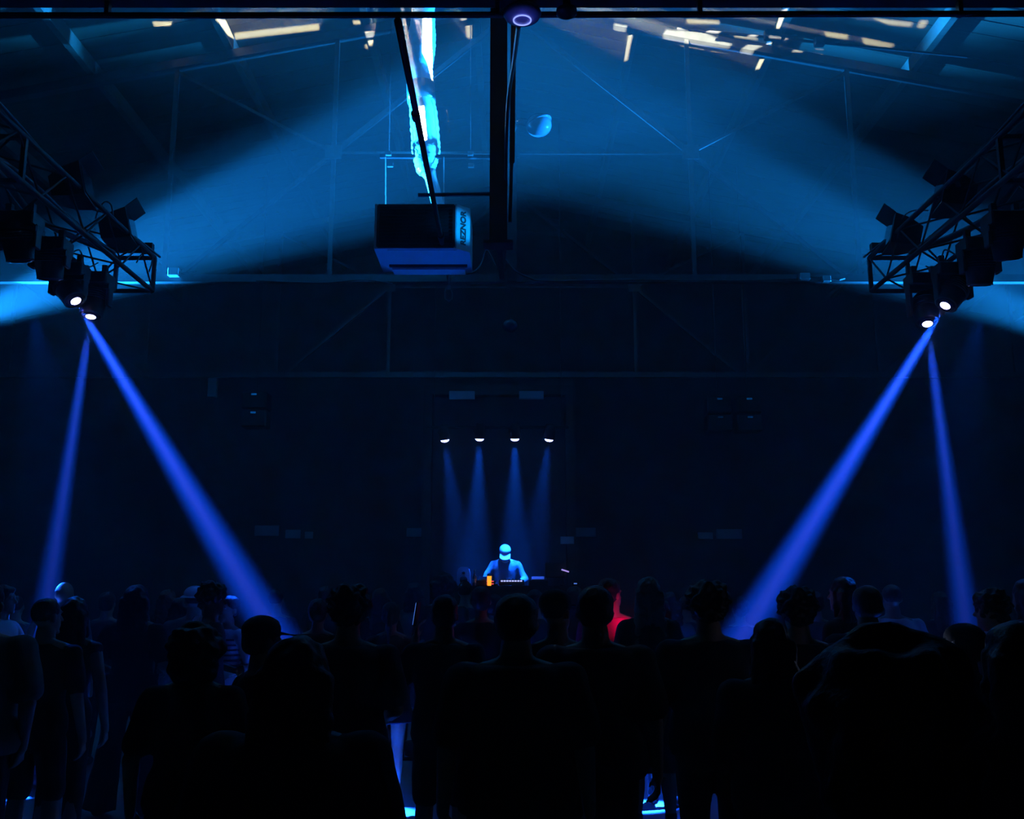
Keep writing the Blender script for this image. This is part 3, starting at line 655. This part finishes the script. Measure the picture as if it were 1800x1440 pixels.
    # ---- hair
    if hair != 'bald':
        mb = MB(); mb.ell(hp_((0, -.028, .036)), (.086, .098, .096), hq, 18, 12); mb.ell(hp_((0, -.05, -.005)), (.082, .072, .075), hq, 14, 9); amp = .004; fq = 25
        if hair == 'short': mb.ell(hp_((0, .03, .085)), (.06, .05, .03), hq, 10, 7)
        if hair == 'curly': mb.ell(hp_((0, -.02, .05)), (.108, .115, .10), hq, 18, 12); mb.ell(hp_((0, .045, .085)), (.075, .05, .04), hq, 12, 8); amp = .02; fq = 32
        if hair == 'big': mb.ell(hp_((0, -.03, .02)), (.125, .125, .115), hq, 20, 14); mb.ell(hp_((0, -.05, -.07)), (.12, .09, .10), hq, 16, 10); amp = .016; fq = 22
        if hair in ('long', 'bob'):
            L = .34 if hair == 'long' else .17
            for x in (-.065, -.03, 0, .03, .065): mb.cap(hp_((x, -.06-.02*(1-abs(x)*12), .0)), .045, hp_((x*1.35, -.085, -L)), .032, 8)
            for s in (-1, 1): mb.cap(hp_((s*.07, -.01, .02)), .028, hp_((s*.085, .0, -L*.8)), .022, 8)
            amp = .008
        if hair == 'bun': mb.ell(hp_((0, -.10, .07)), (.04, .04, .04), hq, 10, 8)
        if hair == 'pony': mb.cap(hp_((0, -.11, .04)), .03, hp_((0, -.15, -.08)), .028, 8); mb.cap(hp_((0, -.15, -.08)), .028, hp_((0, -.13, -.24)), .014, 8)
        if hair != 'crop': union(mb, .010 if q < 2 else .014, 'hair', hairm, t, None, amp, fq)
        else:
            mb.bm.free(); mb = MB(); mb.ell(hp_((0, -.024, .032)), (.080, .096, .092), hq, 18, 12); union(mb, .010, 'hair', hairm, t)
    if cap_:
        mb = MB(); c = cap_[1]; back = cap_[0] == 'back'; s = -1 if back else 1
        mb.ell(hp_((0, -.02, .055)), (.091, .106, .078), hq, 18, 12); union(mb, .010, 'cap_crown', c, t)
        mb = MB(); rr = []
        for k in range(9):
            a = -1.1+2.2*k/8; rr.append((math.sin(a)*.092, math.cos(a)*.082))
        base = [hp_((x, s*(.055+y*.35)-.01, .045)) for x, y in rr]; tip = [hp_((x*1.0, s*(.10+y)-.01, .028-.0*k)) for k, (x, y) in enumerate(rr)]
        v1 = [mb.bm.verts.new(p) for p in base+tip[::-1]]; v2 = [mb.bm.verts.new(p+V(0, 0, -.006)) for p in base+tip[::-1]]
        mb.bm.faces.new(v1); mb.bm.faces.new(v2[::-1]); n = len(v1)
        for k in range(n): mb.bm.faces.new((v1[k], v2[k], v2[(k+1) % n], v1[(k+1) % n]))
        mb.build('cap_visor', cap_[2] if len(cap_) > 2 else c, t)
    # ---- eyes for those who turn the face to us
    if q < 2 and math.cos(face+yaw) < .35 and not headonly:
        for s in (-1, 1): MB().ell(hp_((s*.03, .068, .012)), (.014, .010, .008), hq, 10, 6).build('eye', EYEM, t, True)
    t['_wr'] = [0]*0 if False else 0
    del t['_wr']
    M = Matrix.Translation(t.location) @ Matrix.Rotation(face, 4, 'Z') @ Matrix.Diagonal((S*width, S*width, S, 1))
    return t, [M @ (a[1]+a[2].normalized()*.07) for a in A], (M @ hc)

RT, LT = -PI/2, PI/2     # facing right / left in the picture
CROWD = [
 # label, px, py, Y, kwargs
 ('person cropped by the left edge in a loose grey-green short-sleeved shirt', -22, 1022, 5.6, dict(topm=C_OLIVE, wide=.045, width=1.12, arms=('down', 'pocket'), q=0, hair='short', botm=C_CHAR)),
 ('person in a white top facing right beside the left edge, hand raised', 8, 1028, 8.8, dict(face=RT, topm=C_WHITE, hair='short', arms=('up', 'down'), q=1)),
 ('crop-haired man in dark tee and shorts, second from the left edge', 86, 1049, 6.4, dict(hair='crop', topm=C_BLACK, bottom='shorts', botm=C_BLACK, yaw=-.5, arms=('bent', 'down'), q=0, spread=.13)),
 ('bald person whose pale head shows behind the two dark figures at left', 115, 1021, 9.4, dict(hair='bald', topm=C_GREY, q=2)),
 ('woman with dark bobbed hair and bare arm, one hand hanging', 134, 1049, 6.9, dict(male=False, top='vest', topm=C_BLACK, hair='bob', arms=('down', 'down'), lean_s=.02, q=0, botm=C_BLACK)),
 ('long-haired person in a dark tee and very wide trousers, feet visible', 242, 1028, 8.2, dict(male=False, hair='long', bottom='wide', spread=.17, arms='bent', q=0, wide=.01, width=1.08)),
 ('person in a pale back-turned cap and grey shirt near the left beam', 344, 1030, 9.3, dict(topm=C_GREY, cap_=('back', C_WHITE), hair='crop', arms='fold', q=1, width=1.1)),
 ('curly-haired man in profile standing in the foot of the left beam', 373, 1027, 8.2, dict(face=RT, hair='curly', topm=C_BLACK, arms=('bent', 'down'), skin=SKIND, q=1)),
 ('person in a white striped top facing the camera, lit by the left beam', 404, 1047, 8.9, dict(face=PI-.5, topm=C_WHITE, hair='short', arms=('bent', 'up'), q=1, male=False)),
 ('big-haired person with a bright hair clip', 347, 1097, 4.6, dict(male=False, hair='big', wide=.02, width=1.1, arms='down', q=1)),
 ('person in a dark visor cap turned right, in front of the striped top', 462, 1082, 4.9, dict(face=-.9, cap_=('front', C_BLACK), hair='short', arms='bent', q=1)),
 ('large near person in black with broad shoulders, left of the middle', 524, 1118, 2.9, dict(hair='bob', wide=.05, width=1.12, arms='down', q=0)),
 ('person in a dark printed tee standing left of the white-shoed dancer', 614, 1034, 5.4, dict(hair='curly', topm=C_CHAR, wide=.03, arms='bent', q=1, width=1.08)),
 ('bare-legged dancer in a black skirt and white shoes', 688, 1058, 8.7, dict(male=False, hair='pony', top='tee', topm=C_CHAR, bottom='skirt', shoes=SHOE_W, arms=('hip', 'bent'), q=0, spread=.07)),
 ('man in dark shorts with a raised phone, right of the bare-legged dancer', 782, 1045, 6.2, dict(hair='short', bottom='shorts', topm=C_BLACK, arms=('up', 'down'), q=0, wide=.02, spread=.13)),
 ('person with tousled hair in front of the booth, left half', 779, 1008, 10.4, dict(hair='big', q=2)),
 ('dark-haired person between the booth bottle and the front row', 846, 1030, 8.6, dict(hair='short', arms=('mid', 'down'), q=2, male=False)),
 ('broad person in black directly below the performer', 907, 1043, 4.3, dict(hair='short', wide=.04, width=1.15, arms='down', q=1)),
 ('person in a dark cap right of the broad person below the performer', 979, 1036, 5.6, dict(hair='crop', cap_=('front', C_BLACK), yaw=-.6, q=1)),
 ('tall person in a long black tee left of the red sleeve', 1045, 1029, 5.0, dict(hair='short', wide=.045, width=1.1, arms='down', q=1, bottom='shorts')),
 ('person in a glowing red top and pale jeans', 1074, 1016, 8.2, dict(hair='short', topm=C_RED, botm=C_BLUE, top='tee', wide=.02, arms=('bent', 'mid'), q=0, yaw=-.8)),
 ('fair long-haired person in a dark dress over a bright floor spot', 1139, 1014, 7.7, dict(male=False, hair='long', hairm=H_FAIR, bottom='dress', arms=('bent', 'fold'), q=0, spread=.12, top='tee', topm=C_CHAR)),
 ('dark person left of the foot of the right-hand slanting beam', 1243, 1028, 5.6, dict(hair='curly', wide=.03, width=1.12, arms='down', q=1)),
 ('person in a black hooded jacket under the right-hand slanting beam', 1352, 1087, 4.6, dict(hair='bob', top='jacket', wide=.04, arms='fold', q=1)),
 ('round-headed person just right of the slanting beam foot', 1400, 1038, 5.8, dict(hair='curly', width=1.08, wide=.02, arms='down', q=1)),
 ('long-faced person with a lit left cheek, between dark heads', 1480, 1014, 7.6, dict(hair='bob', face=.7, male=False, q=1, arms='fold')),
 ('short-haired man looking on behind the largest near head', 1522, 1029, 6.4, dict(hair='short', width=1.08, wide=.02, q=1)),
 ('crop-haired man in a pale blue-lit shirt', 1566, 1026, 9.0, dict(hair='crop', topm=C_WHITE, wide=.02, width=1.05, arms=('fold', 'bent'), q=1)),
 ('nearest person of all, a huge dark curly head', 1548, 1112, 1.45, dict(hair='big', wide=.02, width=1.05, q=1)),
 ('person in a flat dark cap in front of the right-hand vertical beam', 1690, 1096, 5.0, dict(hair='short', cap_=('front', C_BLACK), yaw=.5, wide=.02, width=1.1, arms=('up', 'down'), q=1)),
 ('dark-haired person with a bright patterned collar turned left', 1742, 1041, 6.6, dict(hair='curly', face=.8, q=1)),
 ('person with fair hair cut off by the right edge', 1800, 1018, 7.6, dict(hair='long', hairm=H_BROWN, male=False, face=.5, q=2)),
 ('large near person in black at the right edge', 1782, 1092, 3.1, dict(hair='bob', wide=.05, width=1.12, q=1)),
]
FAR = [(190, 1040, 10.5), (296, 1036, 10.8), (318, 1050, 9.9), (486, 1034, 10.9), (560, 1052, 8.4), (572, 1030, 12.0), (668, 1034, 10.5), (728, 1024, 11.6), (818, 1020, 11.8), (868, 1044, 9.4), (940, 1036, 10.4), (1010, 1030, 11.2), (1178, 1040, 9.8), (1205, 1046, 11.0), (1300, 1048, 9.9), (1432, 1040, 10.2), (1650, 1040, 10.6), (1160, 1052, 8.6), (30, 1046, 10.6)]
PEOPLE = {}
for l, x, y, Y, kw in CROWD: PEOPLE[l] = person(l, x, y, Y, **kw)
FL = ['between the bob-haired and the wide-trousered one', 'left of the pale cap', 'behind the pale cap', 'right of the left beam foot', 'behind the tall printed tee', 'farthest left of the booth', 'behind the raised hip of the skirted dancer', 'behind the man with the phone', 'under the booth bottle', 'below the tall can', 'right below the performer', 'right end of the booth', 'right of the fair hair', 'second right of the fair hair', 'in the foot of the right slanting beam', 'left of the long-faced one', 'between the pale shirt and the vertical beam', 'touching the fair hair', 'behind the crop-haired man at left']
FK = [dict(hair='short', topm=C_CHAR), dict(hair='long', male=False, hairm=H_BROWN), dict(hair='bob', male=False, topm=C_GREY), dict(hair='crop', topm=C_NAVY), dict(hair='bun', male=False, topm=C_BLACK)]
protos = []
for i, (x, y, Y) in enumerate(FAR):
    nb = min(CROWD, key=lambda c: abs(c[1]-x))
    hd = ('short-haired', 'long-haired', 'bob-haired', 'crop-haired', 'hair-bun')[i % 5]
    lb_ = f'dim {hd} person in the far rows, {FL[i]}'
    if i < 5: t, _, _ = person(lb_, x, y, Y, q=2, **FK[i]); protos.append(t)
    else:
        p = W(x, y, Y); t = copy_tree(protos[i % 5]); s = p.z/1.765; t.location = (p.x, p.y, 0); t.scale = (s, s, s); t.rotation_euler = (0, 0, R.uniform(-.3, .3)); t['label'] = lb_
    t['group'] = 'dim people in the far rows'

# ------------------------------------------------------------ performer and booth
DJM = cloth('slate_long_sleeve', (.14, .16, .19)); CAPM = cloth('pale_cap', (.55, .55, .62)); CAPV = cloth('white_cap_brim', (.85, .82, .86))
DY = 16.4
dj, djh, djc = person('performer in a pale cap bent over the booth controls', 888, 963, DY, face=PI, topm=DJM, botm=C_NAVY, top='long', hair='crop', cap_=('front', CAPM, CAPV), arms='dj', lean_f=.10, nod=.75, q=1, zbase=SF, H=1.86)
TZ = W(900, 1030, 15.6).z; TX0, TX1 = W(772, 1030, 15.6).x, W(1016, 1030, 15.6).x; TC = (TX0+TX1)/2
tb = thing('booth_table', 'long black performer table at the front of the stage', 'table', (TC, 15.85, SF))
MB().box((0, 0, TZ-SF-.02), (TX1-TX0, .55, .04)).build('table_top', BLACK, tb)
MB().box((0, -.25, (TZ-SF-.04)/2), (TX1-TX0-.06, .02, TZ-SF-.04)).build('front_cloth', C_BLACK, tb)
for sx in (-1, 1):
    for sy in (-1, 1): MB().box((sx*(TX1-TX0-.12)/2, sy*.2, (TZ-SF-.04)/2), (.04, .04, TZ-SF-.04)).build('leg', STEEL, tb)
def on_table(px, label, name, cat, y=15.86): return thing(name, label, cat, (W(px, 1030, y).x, y, TZ))
LEDW = mat('led_strip_white', (.6, .6, .8), .4, emit=(.45, .5, 1), estr=1.3); SCRB = mat('screen_blue', (.1, .1, .2), .3, emit=(.05, .15, .8), estr=.5)
AMB = mat('amber_emission_beer', (.8, .4, .05), .2, emit=(1, .33, .02), estr=1.6); REDL = mat('red_led', (.5, .05, .08), .4, emit=(1, .08, .12), estr=1.1)  # amber beer: its glow is put in as emission
KNOB = mat('knob_grey', (.2, .2, .22), .5)
mx = on_table(899, 'mixer with a row of white lit keys under the performer hands', 'mixer', 'mixer')
MB().box((0, 0, .05), (.40, .36, .09)).build('chassis', BLACK, mx, bevel=.01)
for k in range(8): MB().box((-.15+k*.043, -.19, .075), (.032, .012, .022)).build('lit_key', LEDW, mx)
for k in range(12): MB().lathe([(.011, 0), (.010, .018), (.001, .02)], (-.14+.055*(k % 6), -.05+.1*(k//6), .095), n=8).build('knob', KNOB, mx)
for px, l in ((852, 'deck player left of the mixer, red light on its edge'), (946, 'deck player right of the mixer with a dark screen')):
    dk = on_table(px, l, 'deck_player', 'deck player'); MB().box((0, 0, .045), (.30, .36, .085)).build('chassis', BLACK, dk, bevel=.01)
    MB().lathe([(.11, .087), (.11, .10), (.105, .104), (.01, .104)], (0, -.03, 0), n=24).build('jog_wheel', KNOB, dk, True)
    MB().box((0, .15, .11), (.2, .02, .08)).build('screen', SCRB if px > 900 else BLACK, dk)
    if px < 900:
        for k in (0, 1): MB().box((.09, -.183, .03+.04*k), (.11, .008, .014)).build('red_light', REDL, dk)
lp = on_table(977, 'open black laptop at the right part of the booth', 'laptop', 'laptop'); lp.location.y = 15.95
MB().box((0, 0, .14), (.34, .24, .02)).build('keyboard_base', BLACK, lp); MB().box((0, -.125, .25), (.34, .012, .22)).build('lid', C_CHAR, lp)
for s in (-1, 1): MB().box((s*.14, 0, .065), (.02, .2, .13)).build('stand_leg', STEEL, lp)
bt = on_table(834, 'slim dark bottle standing left of the amber glass', 'bottle', 'bottle', 15.7)
MB().lathe([(.03, 0), (.033, .01), (.033, .14), (.013, .19), (.012, .235)], n=14).build('bottle', mat('bottle_glass', (.12, .16, .25), .12), bt, True); MB().lathe([(.014, .235), (.014, .25), (.005, .252)], n=10).build('bottle_cap', GALV, bt)
MB().lathe([(.034, .05), (.034, .11)], n=14).build('paper_label', C_WHITE, bt)
gl = on_table(860, 'tall glass glowing amber on the booth left of the performer', 'glass', 'glass', 15.62)
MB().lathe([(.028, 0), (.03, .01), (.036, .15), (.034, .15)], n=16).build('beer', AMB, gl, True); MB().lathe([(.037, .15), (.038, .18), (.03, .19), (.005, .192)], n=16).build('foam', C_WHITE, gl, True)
ms = on_table(815, 'rounded pale monitor speaker at the left end of the booth', 'monitor_speaker', 'speaker', 15.95)
m = MB(); pts = [(-.105, 0), (.105, 0), (.105, .2), (.085, .27), (.04, .3), (-.04, .3), (-.085, .27), (-.105, .2)]
m.prism(pts, -.09, .1).build('cabinet', mat('monitor_shell', (.25, .3, .4), .5), ms); MB().lathe([(.06, 0), (.055, .01), (.03, .004), (.01, .012)], (0, -.09, .1), (0, -1, 0), 20).build('woofer', C_CHAR, ms, True); MB().lathe([(.025, 0), (.02, .006), (.003, .01)], (0, -.09, .21), (0, -1, 0), 14).build('tweeter', C_CHAR, ms, True)
tl = on_table(990, 'small gooseneck lamp at the right end of the booth', 'table_lamp', 'lamp', 15.8)
MB().lathe([(.05, 0), (.05, .015), (.01, .02)], n=14).build('base', BLACK, tl); MB().tube([(0, 0, .01), (0, 0, .16), (.01, -.03, .23), (.03, -.07, .235)], .007, 6).build('gooseneck', BLACK, tl, True); MB().box((.03, -.08, .235), (.12, .05, .02), Quaternion((0, 1, 0), .3)).build('lamp_head', mat('lamp_glow', (.5, .4, .6), .4, emit=(.5, .35, 1), estr=.9), tl)
ct = on_table(1011, 'small control box with a blue light at the right end of the booth', 'control_box', 'box', 15.75)
MB().box((0, 0, .03), (.1, .12, .06)).build('case', BLACK, ct, bevel=.006); MB().box((0, -.063, .035), (.05, .006, .014)).build('blue_light', mat('blue_led', (.1, .2, .6), .4, emit=(.12, .3, 1), estr=.9), ct)
cups = on_table(782, 'short tumbler at the left end of the booth', 'tumbler', 'glass', 15.7)
MB().lathe([(.03, 0), (.036, .09), (.033, .09), (.028, .01), (.002, .01)], n=14, cap=False).build('tumbler', mat('clear_glass', (.5, .55, .6), .1), cups, True); MB().lathe([(.0285, .011), (.032, .055), (.002, .056)], n=14).build('drink', mat('drink', (.1, .12, .1), .2), cups, True)

# ------------------------------------------------------------ things held or worn in the crowd
def phone(px, py, Y, label, rz, tilt, lit, glow=0, col=(.25, .4, 1), th=.078):
    t = thing('phone', label, 'phone', tuple(W(px, py, Y)), rz); q_ = Quaternion((1, 0, 0), tilt)
    g = MB().box((0, 0, 0), (th, .009, .15), q_).build('case', BLACK, t, bevel=.003)
    MB().box(q_ @ Vector((0, .006, 0)), (th-.008, .003, .138), q_).build('screen', lit, t)
    return t
PHS = mat('phone_screen_blue', (.1, .1, .2), .2, emit=(.10, .28, 1), estr=.8); PHW = mat('phone_torch', (.6, .6, .7), .2, emit=(.75, .8, 1), estr=9)
def hand_of(key, i): return next(v for k, v in PEOPLE.items() if k.startswith(key))[1][i]
p = hand_of('man in dark shorts', 0); t = phone(0, 0, 6, 'raised phone with a thin blue-lit edge between the printed tee and the shorts man', 1.35, .15, PHS); t.location = p+Vector((0, -.01, .10))
p = hand_of('dark-haired person between', 0); t = phone(0, 0, 8, 'small phone lit at its edge below the booth glass', 1.2, -.1, PHS); t.location = p+Vector((0, -.01, .07))
p = hand_of('person in a flat dark cap', 0)+Vector((0, -.01, .09)); t = thing('phone', 'phone with a bright white torch in front of the pale blue-lit shirt', 'phone', p)
MB().box((0, 0, 0), (.075, .009, .15)).build('case', BLACK, t, bevel=.003); MB().lathe([(.009, 0), (.008, .004), (.001, .005)], (.0, -.006, .0), (0, -1, 0), 12).build('torch', PHW, t)
point('torch_light', p+Vector((.0, -.05, 0)), .5, (.5, .6, 1), .01)
p = hand_of('person in a glowing red', 1)+Vector((0, .0, .07)); t = thing('phone', 'phone added beside the red top to stand for its red light', 'phone', p, 2.6)
MB().box((0, 0, 0), (.075, .009, .15)).build('case', BLACK, t, bevel=.003); MB().box((0, .007, 0), (.066, .003, .138)).build('screen', mat('phone_screen_red', (.2, .02, .04), .3, emit=(1, .05, .15), estr=.01), t)
point('red_top_fill', p+Vector((-.14, -.40, .02)), .8, (1, .03, .3), .03)  # added red lamp that lights the red top
hc_ = thing('hair_clip', 'bright metal clip in the big hair at the left', 'hair clip', tuple(W(346, 1128, 4.44)))
CHR = mat('polished_clip', (.85, .88, .9), .18, 1)
MB().box((0, 0, 0), (.022, .012, .012), Quaternion((0, 1, 0), .7)).build('clip_bar', CHR, hc_, bevel=.002); MB().box((.006, -.006, -.008), (.012, .006, .008), Quaternion((0, 1, 0), .7)).build('clip_tongue', CHR, hc_)
# stripes on the shirt of the figure in the beam, and the patterned collar
sp_ = PEOPLE['person in a white striped top facing the camera, lit by the left beam'][0]
for k in range(6):
    z = 1.14+k*.045; m = MB(); m.rings([[V(1.045*(.165)*math.cos(2*PI*j/20), 1.05*.120*math.sin(2*PI*j/20), z+dz) for j in range(20)] for dz in (0, .017)]); m.build('stripe', C_NAVY, sp_, True)
cp_ = PEOPLE['dark-haired person with a bright patterned collar turned left'][0]
PAT = cloth('patterned_cloth', (.75, .7, .8)); PAT.node_tree.nodes['Noise Texture'].inputs['Scale'].default_value = 60
m = MB(); m.rings([[V(r_*math.cos(2*PI*j/18), r_*.85*math.sin(2*PI*j/18)-.01, z) for j in range(18)] for r_, z in ((.12, 1.44), (.095, 1.475), (.082, 1.51), (.076, 1.51), (.088, 1.47))]); m.build('collar', PAT, cp_, True)
import OpenImageIO as oiio, sys
b=oiio.ImageBuf('/workdir/render_main.png'); s=b.spec(); k=s.width/1800
import numpy as np
a=b.get_pixels(oiio.UINT8)
for p in [(600,600),(1000,400),(1000,900),(300,600),(100,200),(300,400),(650,200),(950,80),(50,540),(1750,540),(1500,350),(250,770),(380,980),(1480,880),(840,830),(720,460),(812,400),(1650,800),(85,900),(480,60)]:
    x,y=int(p[0]*k),int(p[1]*k); print(p,a[y-2:y+3,x-2:x+3,:3].mean((0,1)).astype(int))
